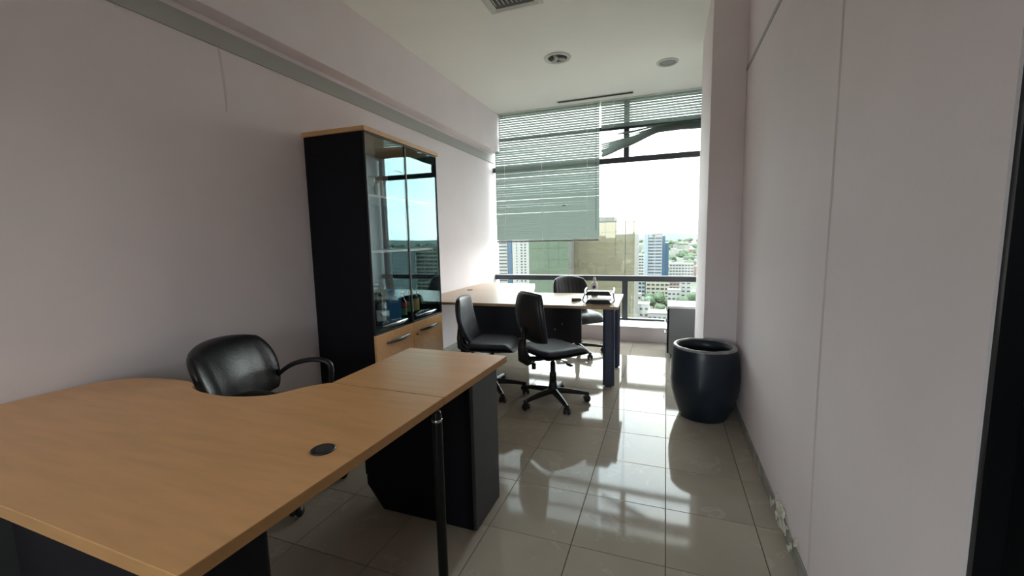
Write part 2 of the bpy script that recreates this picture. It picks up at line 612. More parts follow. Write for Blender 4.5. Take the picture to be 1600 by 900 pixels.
sl = [(2.800, 2.835, 2.835), (2.785, 2.828, 2.830), (2.770, 2.822, 2.825), (2.720, 2.815, 2.818), (2.70, 2.808, 2.812), (2.655, 2.802, 2.806), (2.63, 2.795, 2.80), (2.605, 2.788, 2.793), (2.58, 2.781, 2.786), (2.56, 2.774, 2.778), (2.54, 2.767, 2.770), (2.522, 2.760, 2.762), (2.505, 2.753, 2.752)]
for k, (a, b, c) in enumerate(sl):
    slat_mesh(.036, -.862+.008*math.sin(k*2), .50, sag(a, b, c), 24, R(50 if k > 4 else 30)).build('broken_slat', SLAT, b2)
mb = MB()
path = [(x, 0, sag(2.490, 2.748, 2.744)(x)) for x in [-.855+1.355*i/24 for i in range(25)]]
mb.tube(path, .011, 8, 1, 1.2).build('bottom_rail', GREYMET, b2)
MB().tube([(-.0, 0, 2.49), (.03, .0, 2.505), (.08, 0, 2.53), (.14, 0, 2.535)], .006, 6).build('torn_strip', GREYMET, b2)

# ------------------------------------------------------------------ ceiling fixtures
def ring(r0, r1, z0, z1, seg=32):
    mb = MB()
    vs, fs = [], []
    prof = [(r0, z1), (r0+.004, z0), (r1-.006, z0), (r1, z1-.001), (r1, z1)]
    for k in range(seg):
        a = 2*PI*k/seg
        for r, z in prof:
            vs.append((r*math.cos(a), r*math.sin(a), z))
    n = len(prof)
    for k in range(seg):
        k2 = (k+1) % seg
        for i in range(n-1):
            fs.append((k*n+i, k*n+i+1, k2*n+i+1, k2*n+i))
    return mb.add(vs, fs, True)
t = thing('ceiling_downlight', 'round ceiling downlight with bare bulbs inside, nearer the air vent', 'light', (-1.093, 4.466, H), group='ceiling downlights')
ring(.098, .14, -.012, 0).build('rim', mat('off_white_rim', (.62, .62, .58), .4), t)
MB().lathe([(.10, -.0005), (.10, -.003)], 32).build('reflector', DARKIN, t)
for k in range(3):
    a = k*2*PI/3+.4
    mb = MB().tube([(0, 0, -.008), (.03*math.cos(a), .03*math.sin(a), -.010), (.08*math.cos(a), .08*math.sin(a), -.012)], [.012, .02, .016], 10)
    mb.build('bulb', mat('bulb_glass', (.55, .56, .54), .2), t)
t = thing('ceiling_downlight', 'round ceiling downlight with a frosted grey lens, nearer the pillar', 'light', (-.023, 5.04, H), group='ceiling downlights')
ring(.085, .115, -.012, 0).build('rim', MATS['off_white_rim'], t)
MB().lathe([(.086, -.0005), (.086, -.005), (.05, -.009), (.001, -.010)], 32).build('lens', mat('frosted_lens', (.30, .31, .31), .25), t)
t = thing('slot_diffuser', 'narrow black slot air diffuser in the ceiling near the window', 'vent', (-.935, 5.85, H))
bx('slot', DARKIN, t, -.495, .495, -.035, .035, -.004, 0)
mb = MB()
mb.box(-.505, .505, -.043, -.035, -.007, 0)
mb.box(-.505, .505, .035, .043, -.007, 0)
mb.box(-.505, -.495, -.035, .035, -.007, 0)
mb.box(.495, .505, -.035, .035, -.007, 0)
mb.build('frame', MATS['off_white_rim'], t)
t = thing('air_vent', 'square louvred air vent in the ceiling cut by the top of the view', 'vent', (-1.17, 3.22, H))
mb = MB()
for a in range(4):
    M = Matrix.Rotation(a*PI/2, 4, 'Z')
    mb.add([(-.225, -.225, 0), (.225, -.225, 0), (.19, -.19, -.012), (-.19, -.19, -.012), (.16, -.16, -.002), (-.16, -.16, -.002)],
           [(0, 1, 2, 3), (3, 2, 4, 5)], M=M)
mb.build('frame', MATS['off_white_rim'], t)
bx('grille_back', mat('dark_duct', (.07, .065, .06), .6), t, -.165, .165, -.165, .165, -.002, -.0005)
for k in range(9):
    x = -.14+k*.035
    MB().box(-.008, .008, -.16, .10, -.001, .001, Matrix.Translation((x, 0, -.010)) @ Matrix.Rotation(R(35), 4, 'Y')).build('louvre', MATS['off_white_rim'], t)

# ------------------------------------------------------------------ near desk
ZT = .75
nd = thing('office_desk', 'large beech desk with a wavy edge in the foreground', 'desk', (-1.6, 1.0, 0), group='beech L-shaped desks')
def loc(pts, o):
    return [(p[0]-o[0], p[1]-o[1]) for p in pts]
curve = [(-1.40, 1.425), (-1.430, 1.40), (-1.473, 1.345), (-1.542, 1.225), (-1.687, 1.166), (-1.846, 1.163), (-1.955, 1.19), (-2.00, 1.222), (-2.089, 1.246), (-2.284, 1.226), (-2.44, 1.165), (-2.50, 1.06), (-2.522, .90), (-2.523, .75)]
cp = [(p.x, p.y) for p in catmull([(*q, 0) for q in curve], 5)]
poly = [(-.858, .457), (-.823, 1.417)]+cp+[(-2.523, .47)]
oo = (-1.6, 1.0)
shade_sides(MB().prism(loc(poly, oo), ZT-.034, ZT).build('desktop', WOOD, nd, .003), DESKSHADE)
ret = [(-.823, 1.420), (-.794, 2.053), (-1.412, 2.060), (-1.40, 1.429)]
shade_sides(MB().prism(loc(ret, oo), ZT-.034, ZT).build('return_top', WOOD, nd, .003), DESKSHADE)
# pedestal under the return: dark panel front with a clipped corner
px0, px1, py0, py1 = -1.435-oo[0], -.812-oo[0], 1.655-oo[1], 1.945-oo[1]
M = Matrix(((1, 0, 0, 0), (0, 0, 1, 0), (0, 1, 0, 0), (0, 0, 0, 1)))
mb = MB()
cl = [(px0+.095, .004), (px1-.02, .004), (px1-.02, ZT-.035), (px0, ZT-.035), (px0, .125)]
n = len(cl)
mb.add([(x, py0, z) for x, z in cl]+[(x, py1, z) for x, z in cl], [tuple(range(n)), tuple(range(2*n-1, n-1, -1))]+[(i, n+i, n+(i+1) % n, (i+1) % n) for i in range(n)])
ped = mb.build('pedestal', CHAR, nd, .002)
bx('side_panel', CHAR2, nd, px1-.018, px1, py0+.001, py1, .004, ZT-.035, .002)
for z0, z1 in ((.17, .34), (.35, .52), (.53, .70)):
    dr = bx('drawer', CHAR, nd, px0-.016, px0-.001, py0+.01, py1-.01, z0, z1, .002)
    MB().cyl((px0-.03, (py0+py1)/2-.05, (z0+z1)/2), (px0-.03, (py0+py1)/2+.05, (z0+z1)/2), .005, 8).build('handle', CHROME, dr)
LEGM = mat('black_leg_enamel', (.004, .004, .005), .35, spec=.25)
lg = MB().lathe([(.018, 0), (.020, .01), (.020, .68), (.018, .705), (.014, .716)], 20, Matrix.Translation((-.826-oo[0], 1.362-oo[1], 0))).build('leg', LEGM, nd)
MB().lathe([(.0205, .672), (.0205, .684)], 20, Matrix.Translation((-.826-oo[0], 1.362-oo[1], 0))).build('collar', CHROME, lg)
bx('modesty_panel', CHAR, nd, -1.905-oo[0], -1.0-oo[0], .597-oo[1], .615-oo[1], .16, ZT-.035, .002)
MB().prism(loc([(-1.0, .52), (-.93, .52), (-.91, .54), (-.91, .68), (-.93, .70), (-1.0, .70)], oo), .0, ZT-.034).build('leg', CHAR, nd, .004)
bx('shade_panel', CHAR2, nd, -2.06-oo[0], -2.04-oo[0], .50-oo[1], .92-oo[1], 0, ZT-.035, .002)  # dark board added to fill the unlit strip under the desk
bx('leg', CHAR, nd, -2.45-oo[0], -2.41-oo[0], .95-oo[1], 1.05-oo[1], 0, ZT-.034, .004)
gm = MB().lathe([(.036, 0), (.036, .003), (.031, .005), (.027, .003)], 28, Matrix.Translation((-.964-oo[0], .929-oo[1], ZT))).build('cable_grommet', PLASTIC, nd)
MB().lathe([(.0262, .0032), (.022, .0036), (.001, .0036)], 24, Matrix.Translation((-.964-oo[0], .929-oo[1], ZT))).build('cap', DARKIN, gm)

# ------------------------------------------------------------------ far desk
fd = thing('office_desk', 'far beech desk beside the window with dark legs', 'desk', (-1.4, 4.2, 0), group='beech L-shaped desks')
oo = (-1.4, 4.2)
poly = [(-2.515, 3.735), (-.395, 3.83), (-.430, 4.735), (-.95, 4.70), (-1.38, 4.66)]
inner = [(-1.38, 4.66), (-1.46, 4.74), (-1.53, 4.95), (-1.635, 5.33), (-1.735, 5.64)]
cp = [(p.x, p.y) for p in catmull([(*q, 0) for q in inner], 5)]
MB().prism(loc(poly+[(-1.46, 4.72), (-2.515, 4.70)], oo), ZT-.028, ZT).build('desktop', PALEWOOD, fd, .003)
MB().prism(loc([(-1.465, 4.724)]+[p for p in cp if p[1] > 4.76]+[(-2.515, 5.60), (-2.515, 4.704)], oo), ZT-.028, ZT).build('return_top', PALEWOOD, fd, .003)
def panel_leg(cx, cy, wx, wy):
    c = .022
    a, b = wx/2, wy/2
    pts = [(cx-a+c, cy-b), (cx+a-c, cy-b), (cx+a, cy-b+c), (cx+a, cy+b-c), (cx+a-c, cy+b), (cx-a+c, cy+b), (cx-a, cy+b-c), (cx-a, cy-b+c)]
    return MB().prism(loc(pts, oo), .012, ZT-.028).build('leg', NAVY, fd, .004)
panel_leg(-.475, 3.83, .105, .075)
panel_leg(-.475, 4.45, .075, .07)
MB().prism(loc([(-.505, 3.80), (-.445, 3.80), (-.445, 3.86), (-.505, 3.86)], oo), 0, .012).build('foot', PLASTIC, fd)
MB().prism(loc([(-.50, 4.42), (-.45, 4.42), (-.45, 4.48), (-.50, 4.48)], oo), 0, .012).build('foot', PLASTIC, fd)
bx('beam', NAVY, fd, -.495-oo[0], -.455-oo[0], 3.868-oo[1], 4.415-oo[1], .655, .715, .002)
mp_ = bx('modesty_panel', mat('dark_navy_panel', (.010, .013, .024), .5), fd, -2.27-oo[0], -.815-oo[0], 4.29-oo[1], 4.308-oo[1], .275, .665, .002)
for x, z in ((-1.25, .47), (-1.02, .47), (-1.10, .41), (-1.19, .36)):
    MB().cyl((x-oo[0], 4.2905-oo[1], z), (x-oo[0], 4.286-oo[1], z), .006, 8).build('screw', WHITEPL, mp_)
for x in (-2.1, -1.5, -.95):
    bx('bracket', CHAR, fd, x-oo[0]-.04, x-oo[0]+.04, 4.285-oo[1], 4.315-oo[1], .66, ZT-.029)
bx('leg', CHAR, fd, -2.25-oo[0], -2.19-oo[0], 4.31-oo[1], 4.37-oo[1], 0, ZT-.029, .002)
bx('leg', CHAR, fd, -2.45-oo[0], -1.80-oo[0], 5.50-oo[1], 5.52-oo[1], 0, ZT-.029, .002)
gm = MB().lathe([(.036, 0), (.036, .003), (.031, .005), (.001, .004)], 24, Matrix.Translation((-2.33-oo[0], 4.77-oo[1], ZT))).build('cable_grommet', PLASTIC, fd)

# things on the far desk
tr = thing('letter_tray', 'two tier letter tray with black lips and papers on the far desk', 'tray', (-.60, 4.08, ZT), R(4))
for k, z in enumerate((.012, .092)):
    s = MB().box(-.125, .125, -.13, .17, z, z+.004).build('tray_shelf', mat('clear_grey_plastic', (.45, .46, .47), .25), tr, .001)
    MB().add([(-.125, -.14, z-.010), (.125, -.14, z-.010), (.095, -.145, z+.030), (-.095, -.145, z+.030), (-.125, -.134, z-.010), (.125, -.134, z-.010), (.095, -.139, z+.030), (-.095, -.139, z+.030)],
             [(0, 1, 2, 3), (7, 6, 5, 4), (0, 4, 5, 1), (1, 5, 6, 2), (2, 6, 7, 3), (3, 7, 4, 0)]).build('front_lip', PLASTIC, s, .003)
for sx in (-1, 1):
    MB().tube([(sx*.13, -.12, .008), (sx*.150, -.10, .03), (sx*.137, -.06, .075), (sx*.133, -.03, .092), (sx*.14, .06, .115), (sx*.135, .13, .125), (sx*.13, .165, .08), (sx*.13, .165, .008)], .007, 8).build('side_frame', CHROME, tr)
pp = MB()
for k in range(4):
    pp.box(-.105, .105, -.12, .15, .0165+k*.0012, .0175+k*.0012, Matrix.Rotation(R(random.uniform(-3, 3)), 4, 'Z'))
tag(pp.build('paper_stack', PAPER), 'white papers lying in the lower tier of the letter tray', 'paper')
bpy.data.objects['paper_stack'].location = (-.60, 4.08, ZT)
pp = MB()
for k in range(5):
    pp.box(-.105, .105, -.12, .15, .0965+k*.0012, .0975+k*.0012, Matrix.Rotation(R(random.uniform(-3, 3)), 4, 'Z'))
q = tag(pp.build('paper_stack', PAPER), 'white papers lying in the upper tier of the letter tray', 'paper')
q.location = (-.60, 4.08, ZT)
bt = thing('pump_bottle', 'white bottle with a purple round mark behind the letter tray', 'bottle', (-.715, 4.52, ZT))
MB().lathe([(.034, 0), (.036, .01), (.036, .12), (.030, .145), (.014, .158), (.014, .165)], 20).build('bottle_body', WHITEPL, bt)
MB().lathe([(.017, .165), (.017, .188), (.012, .192), (.010, .206), (.001, .207)], 16).build('cap', WHITEPL, bt)
MB().cyl((.0, -.0358, .10), (0, -.0375, .10), .017, 16).build('round_mark', mat('purple_print', (.06, .05, .22), .5), bt)
st = thing('stapler', 'small dark brown stapler lying flat left of the letter tray', 'stapler', (-.83, 4.12, ZT), R(60))
bx('base_plate', PLASTIC, st, -.06, .06, -.016, .016, 0, .008, .002)
MB().add([(-.06, -.015, .012), (.055, -.015, .009), (.055, .015, .009), (-.06, .015, .012), (-.06, -.013, .034), (.05, -.013, .022), (.05, .013, .022), (-.06, .013, .034)],
         [(3, 2, 1, 0), (4, 5, 6, 7), (0, 1, 5, 4), (1, 2, 6, 5), (2, 3, 7, 6), (3, 0, 4, 7)]).build('arm', mat('brown_plastic', (.12, .07, .05), .4), st, .003)
bx('hinge', PLASTIC, st, -.06, -.04, -.012, .012, .007, .014)

# ------------------------------------------------------------------ bookcase with glass doors
D, W, HB, ZG = .525, 1.0, 2.135, .695
cab = thing('display_cabinet', 'tall black bookcase with glass doors and beech lower doors', 'cabinet', (-2.476, 2.421, 0), R(1.2))
bx('side_panel', CHAR, cab, 0, D-.02, 0, .02, 0, HB, .002)
bx('side_panel', CHAR, cab, 0, D-.02, W-.02, W, 0, HB, .002)
bx('top_board', WOODEDGE, cab, -.005, D+.012, -.012, W+.012, HB, HB+.032, .003)
bx('back_panel', GREYIN, cab, .002, .012, .021, W-.021, .06, HB-.001)
bx('plinth', CHAR, cab, .03, D-.045, .021, W-.021, 0, .07)
bx('bottom_board', CHAR, cab, .013, D-.022, .021, W-.021, .07, .09)
bx('middle_board', CHAR, cab, .013, D-.022, .021, W-.021, ZG+.0, ZG+.02)
bx('inner_lining', GREYIN, cab, .013, D-.022, .0205, .024, ZG+.021, HB-.001)
for z in (1.295, 1.705):
    bx('shelf', GREYIN, cab, .013, D-.06, .025, W-.021, z, z+.018, .001)
def bow(parent, y0, y1, z, m, x=D, name='handle'):
    mb = MB()
    n = 12
    path = [(x+.004+.030*math.sin(PI*i/n), y0+(y1-y0)*i/n, z+.004*math.sin(PI*i/n)) for i in range(n+1)]
    mb.tube(path, [.0045+.006*math.sin(PI*i/n) for i in range(n+1)], 8, 1.5, .8)
    return mb.build(name, m, parent)
for k in range(2):
    y0, y1 = (.004, W/2-.0015) if k == 0 else (W/2+.0015, W-.004)
    dg = bx('glass_door', CABGLASS, cab, D-.012, D-.006, y0+.004, y1-.004, ZG+.012, HB-.008)
    mb = MB()
    for (a, b, c, d) in ((y0, y0+.006, ZG+.008, HB-.004), (y1-.006, y1, ZG+.008, HB-.004), (y0+.006, y1-.006, ZG+.008, ZG+.014), (y0+.006, y1-.006, HB-.010, HB-.004)):
        mb.box(D-.018, D-.002, a, b, c, d)
    mb.build('door_edge', PLASTIC, dg)
    if k == 0:
        bow(dg, y0+.09, y0+.42, ZG+.055, CHROME, D-.006)
    else:
        bow(dg, y0+.05, y0+.39, ZG+.055, CHROME, D-.006)
    wd = bx('wood_door', WOOD, cab, D-.020, D-.002, y0, y1, .085, ZG+.004, .002)
    if k == 0:
        bow(wd, y0+.12, y0+.44, ZG-.075, mat('dark_steel', (.16, .17, .18), .3, 1), D-.002)
    else:
        bow(wd, y0+.09, y0+.41, ZG-.075, MATS['dark_steel'], D-.002)
        MB().cyl((D-.003, y0+.05, ZG-.10), (D+.004, y0+.05, ZG-.10), .009, 14).build('lock', PLASTIC, wd)

# things inside the bookcase
ZI = ZG+.0205
def bottle(x, y, h, r, glass, label, parts, lm, name='bottle'):
    t = thing(name, label, 'bottle', (x, y, ZI), group='bottles in the bookcase')
    MB().lathe([(r*.9, 0), (r, .006), (r, h*.58), (r*.75, h*.68), (r*.34, h*.76), (r*.32, h*.90)], 20).build('bottle_body', glass, t)
    MB().lathe([(r*.38, h*.88), (r*.38, h), (r*.3, h)], 14).build('cap', PLASTIC, t)
    for z0, z1, m, a0 in lm:
        vs, fs = [], []
        n = 10
        for i in range(n+1):
            a = R(a0-60+120*i/n)
            vs += [((r+.0012)*math.cos(a), (r+.0012)*math.sin(a), z0), ((r+.0012)*math.cos(a), (r+.0012)*math.sin(a), z1)]
        for i in range(n):
            fs.append((2*i, 2*i+2, 2*i+3, 2*i+1))
        MB().add(vs, fs, True).build('paper_label', m, t)
    return t
DKG = mat('dark_bottle_glass', (.008, .012, .010), .12)
GRN = mat('green_bottle_glass', (.02, .06, .02), .12)
WLAB = mat('white_label', (.66, .66, .63), .6)
RLAB = mat('red_label', (.45, .05, .04), .6)
YLAB = mat('yellow_label', (.55, .45, .12), .6)
GLAB = mat('green_label', (.10, .25, .08), .6)
BLUE = mat('blue_carton', (.03, .24, .60), .45)
b1 = bottle(-2.13, 2.735, .26, .042, DKG, 'dark bottle with a white label beside the blue carton', None, [(.035, .125, WLAB, -45)])
mb = MB()
for k, (a0, a1, z) in enumerate(((-60, -38, .095), (-62, -44, .083), (-55, -30, .072))):
    for i in range(5):
        a = R(a0+(a1-a0)*i/4)
        zz = z+.006*math.sin(i*1.7)
        mb.tube([(.0438*math.cos(a), .0438*math.sin(a), zz-.004), (.0438*math.cos(a+.05), .0438*math.sin(a+.05), zz+.004)], .0012, 4)
mb.build('script_print', PLASTIC, b1)
cb = thing('gift_carton', 'bright blue carton with white script standing among the bottles', 'box', (-2.15, 2.93, ZI), R(-38))
MB().box(-.045, .045, -.05, .05, 0, .262).build('carton_body', BLUE, cb, .002)
mb = MB()
X = .0455
def stroke(pts, r=.0026):
    mb.tube([(X, y, z) for y, z in pts], r, 4)
stroke([(-.008, .222), (0, .240), (.008, .222), (-.008, .222)])
stroke([(0, .240), (0, .248)])
for k in range(6):
    y = -.032+k*.011
    stroke([(y, .195), (y+.004, .208-.004*(k % 2)), (y+.007, .195), (y+.011, .199)])
stroke([(-.036, .18), (-.030, .192), (-.022, .178), (-.030, .174)])
for k in range(5):
    y = -.022+k*.009
    stroke([(y, .155), (y+.003, .166-.003*(k % 2)), (y+.006, .155), (y+.009, .158)], .002)
mb.build('white_script', WLAB, cb)
bottle(-2.13, 3.035, .23, .036, DKG, 'dark bottle with a red and green label right of the blue carton', None, [(.10, .14, RLAB, -50), (.03, .095, GLAB, -50)])
bottle(-2.14, 3.155, .22, .034, GRN, 'green bottle with a pale green label behind the right glass door', None, [(.04, .13, mat('pale_green_label', (.35, .5, .3), .6), -50)])
bottle(-2.14, 3.238, .24, .040, DKG, 'dark bottle with a tall yellow label behind the right glass door', None, [(.04, .145, YLAB, -50)])
t = thing('flask', 'round shouldered black flask, rightmost behind the right glass door', 'bottle', (-2.15, 3.320, ZI))
MB().lathe([(.036, 0), (.040, .01), (.041, .09), (.036, .14), (.02, .165), (.001, .17)], 24, sx=.8).build('bottle_body', DKG, t)
MB().lathe([(.014, .16), (.014, .19), (.001, .191)], 14).build('cap', PLASTIC, t)
t = thing('dark_box', 'dark box at the back of the bookcase left of the blue carton', 'box', (-2.30, 2.70, ZI), R(3))
bx('carton_body', CHAR2, t, -.07, .07, -.12, .14, 0, .24, .003)
bx('lid', CHAR, t, -.072, .072, -.122, .142, .24, .252, .003)
t = thing('figurine', 'small white figurine on a dark base standing on the dark box', 'figurine', (-2.29, 2.77, ZI+.2525), R(-30))
MB().lathe([(.05, 0), (.05, .012), (.044, .016)], 20).build('base', mat('brown_stone', (.10, .07, .05), .4), t)
MB().tube([(0, 0, .014), (.004, 0, .05), (.006, .004, .085), (-.004, .008, .115), (-.016, .010, .135), (-.012, .012, .155), (.006, .012, .158)], [.030, .036, .026, .015, .011, .012, .005], 12).build('statue', WHITEPL, t)
t = thing('walking_cane', 'thin dark cane leaning inside the bookcase behind the left glass door', 'cane', (-2.14, 2.62, ZI))
MB().tube([(0, .06, .006), (-.03, -.01, .45), (-.035, -.03, .545)], .006, 8).build('shaft', PLASTIC, t)
MB().tube([(-.035, -.035, .53), (-.035, -.03, .565)], [.012, .010], 8).build('grip', PLASTIC, t)
GOB = glassmat('goblet_glass', (.9, .92, .92), .25)
for k, (y, h, x, lb) in enumerate(((2.56, .17, -2.12, 'clear stemmed goblet on the upper shelf, nearest the cabinet side'), (2.70, .15, -2.13, 'clear stemmed goblet on the upper shelf, beside a squat white jar'))):
    t = thing('goblet', lb, 'glass', (x, y, 1.7235), group='goblets on the upper shelf')
    MB().lathe([(.032, 0), (.030, .003), (.005, .006), (.004, h*.45)], 20).build('stem', GOB, t)
    MB().lathe([(.004, h*.45), (.026, h*.55), (.036, h*.75), (.038, h), (.036, h), (.033, h*.75), (.003, h*.5)], 20).build('bowl', GOB, t)
t = thing('jar', 'squat white jar on the upper shelf right of the goblets', 'jar', (-2.13, 2.80, 1.7235))
MB().lathe([(.03, 0), (.038, .01), (.038, .09), (.028, .105)], 20).build('jar_body', WHITEPL, t)
MB().lathe([(.032, .104), (.032, .13), (.002, .132)], 20).build('lid', WHITEPL, t)
t = thing('ornament', 'spindly silver ornament with branching arms on the lower shelf', 'ornament', (-2.16, 2.62, 1.3135))
MB().lathe([(.03, 0), (.03, .01), (.008, .014), (.006, .30)], 14).build('stem', CHROME, t)
for k in range(5):
    z = .10+k*.045
    MB().tube([(0, 0, z), (.01, .035, z+.012), (.012, .06, z+.04)], .004, 6).build('arm', CHROME, t)

# ------------------------------------------------------------------ chairs
def star_base(root, col_top, m=PLASTIC, r=.29, phase=0):
    """five-spoke base with twin-wheel casters, parts shared by copying"""
    MB().lathe([(.030, .075), (.042, .085), (.044, .115), (.034, .15), (.030, .19)], 20).build('hub', m, root)
    MB().lathe([(.029, .18), (.029, col_top*.62), (.022, col_top*.64), (.021, col_top*.85), (.014, col_top*.86), (.014, col_top)], 18).build('gas_lift', m, root)
    mb = MB()
    n = 8
    vs, fs = [], []
    for i in range(n+1):
        t_ = i/n
        x = .025+(r-.015)*t_
        wd = .024-.008*t_
        zt = .125-.042*t_**1.4
        zb_ = zt-(.045-.022*t_)
        vs += [(x, -wd, zb_), (x, -wd*.75, zt-.004), (x, 0, zt), (x, wd*.75, zt-.004), (x, wd, zb_)]
    for i in range(n):
        for k in range(5):
            k2 = (k+1) % 5
            fs.append((i*5+k, i*5+k2, (i+1)*5+k2, (i+1)*5+k))
    fs.append((0, 1, 2, 3, 4))
    fs.append(tuple(n*5+k for k in (4, 3, 2, 1, 0)))
    mb.add(vs, fs, True)
    sp = mb.build('spoke', m, root)
    ca = MB()
    ca.cyl((0, 0, .045), (0, 0, .082), .010, 10)
    vs, fs = [], []
    ng = 8
    for sd in (-.012, .012):
        for i in range(ng+1):
            a = PI*i/ng*.95
            vs.append((.031*math.cos(a)-.006, sd, .028+.031*math.sin(a)))
            vs.append((.020*math.cos(a)-.006, sd, .028+.020*math.sin(a)))
    o2 = 2*(ng+1)
    for i in range(ng):
        a = 2*i
        fs += [(a, a+2, a+3, a+1), (o2+a+1, o2+a+3, o2+a+2, o2+a), (a, o2+a, o2+a+2, a+2), (a+1, a+3, o2+a+3, o2+a+1)]
    ca.add(vs, fs)
    c0 = ca.build('caster', m, root)
    wh = MB().cyl((-.006, .0125, .027), (-.006, .025, .027), .026, 16).build('wheel', m, c0)
    wh2 = MB().cyl((-.006, -.0125, .027), (-.006, -.025, .027), .026, 16).build('wheel', m, c0)
    for k in range(5):
        a = phase+k*2*PI/5
        s = sp if k == 0 else copy_of(sp, root)
        s.rotation_euler = (0, 0, a)
        c = c0 if k == 0 else copy_of(c0, root)
        c.location = (r*math.cos(a), r*math.sin(a), 0)
        c.rotation_euler = (0, 0, a+random.uniform(-1.2, 1.2))
        if k:
            copy_of(wh, c)
            copy_of(wh2, c)

def edge_t(u, v, p=6, q=.42):
    return max(0, (1-abs(u)**p)*(1-abs(v)**p))**q

def task_chair(label, loc_, rz, phase, zs=.46, back_z=0.0, recline=R(8)):
    """chair faces local +x"""
    t = thing('task_chair', label, 'chair', loc_, rz, group='visitor task chairs at the far desk')
    star_base(t, zs-.06, phase=phase-rz)
    def seat(u, v, s):
        # rounded square, waterfall front
        k = 1-.10*(u*u*v*v)
        x, y = .225*u*k+.02, .225*v*k*(1-.06*(u > 0)*u)
        th = .034*edge_t(u, v, 5, .45)
        z = zs+s*th+.010*(v*v)-(.045*max(0, (u-.45)/.55)**2)-.006*(1-u*u)*(1-v*v)*(s > 0)
        return (x, y, z)
    MB().pad(seat, 16, 16).build('seat', VINYL, t, weld=True)
    MB().pad(lambda u, v, s: (.20*u+.02, .20*v, zs-.036+s*.010*edge_t(u, v, 8, .4)), 8, 8).build('seat_shell', PLASTIC, t, weld=True)
    zc = zs+.275+back_z
    def back(u, v, s):
        # u across (y), v up (z)
        wd = .205*(1-.16*max(0, v)**1.5-.20*max(0, -v)**2)
        k = 1-.08*(u*u*v*v)
        y, z = wd*u*k, .212*v*k
        th = .026*edge_t(u, v, 5, .45)
        x = -.235-s*(-th)+.035*u*u-.030*math.cos(v*1.6)+.03
        x -= math.sin(recline)*(z+.10)
        return (x, y, zc+z)
    MB().pad(back, 14, 18).build('backrest', VINYL, t, weld=True)
    def shell(u, v, s):
        p = Vector(back(u*.93, v*.95, -1))
        return (p.x-.004+s*.007*edge_t(u, v, 8, .4), p.y, p.z)
    MB().pad(shell, 10, 12).build('back_shell', PLASTIC, t, weld=True)
    # L bar with a boot
    MB().tube([(-.02, 0, zs-.065), (-.14, 0, zs-.068), (-.235, 0, zs-.055), (-.275, 0, zs-.01), (-.285, 0, zs+.06), (-.285, 0, zs+.20+back_z)], [.018, .020, .022, .022, .018, .014], 10, 1, 1.6).build('back_bracket', PLASTIC, t)
    MB().tube([(-.20, 0, zs-.07), (-.25, 0, zs-.075), (-.295, 0, zs-.045), (-.300, 0, zs+.03), (-.298, 0, zs+.12)], [.026, .034, .036, .032, .024], 12, 1, 1.3).build('bracket_cover', PLASTIC, t)
    MB().box(-.10, .09, -.06, .06, zs-.085, zs-.045).build('mechanism', PLASTIC, t, .006)
    lv = MB().tube([(0, -.05, zs-.075), (.01, -.13, zs-.08), (.01, -.20, zs-.09)], .005, 6).build('lever', PLASTIC, t)
    MB().pad(lambda u, v, s: (.010+.014*v, -.215+.030*u, zs-.093+s*.008*edge_t(u, v)), 6, 6).build('paddle', PLASTIC, lv, weld=True)
    kb = MB().cyl((-.19, 0, zs-.10), (-.19, 0, zs-.145), .018, 12).build('tension_knob', PLASTIC, t)
    return t
# bearing of the seat direction, measured from +x
task_chair('dark navy task chair in front of the far desk, whole five-spoke base in view', (-.872, 3.32, 0), R(50), R(18), .465, .01, R(8))
task_chair('dark navy task chair turned sideways between bookcase and far desk', (-1.45, 3.39, 0), R(8), R(20), .46, -.065, R(14))

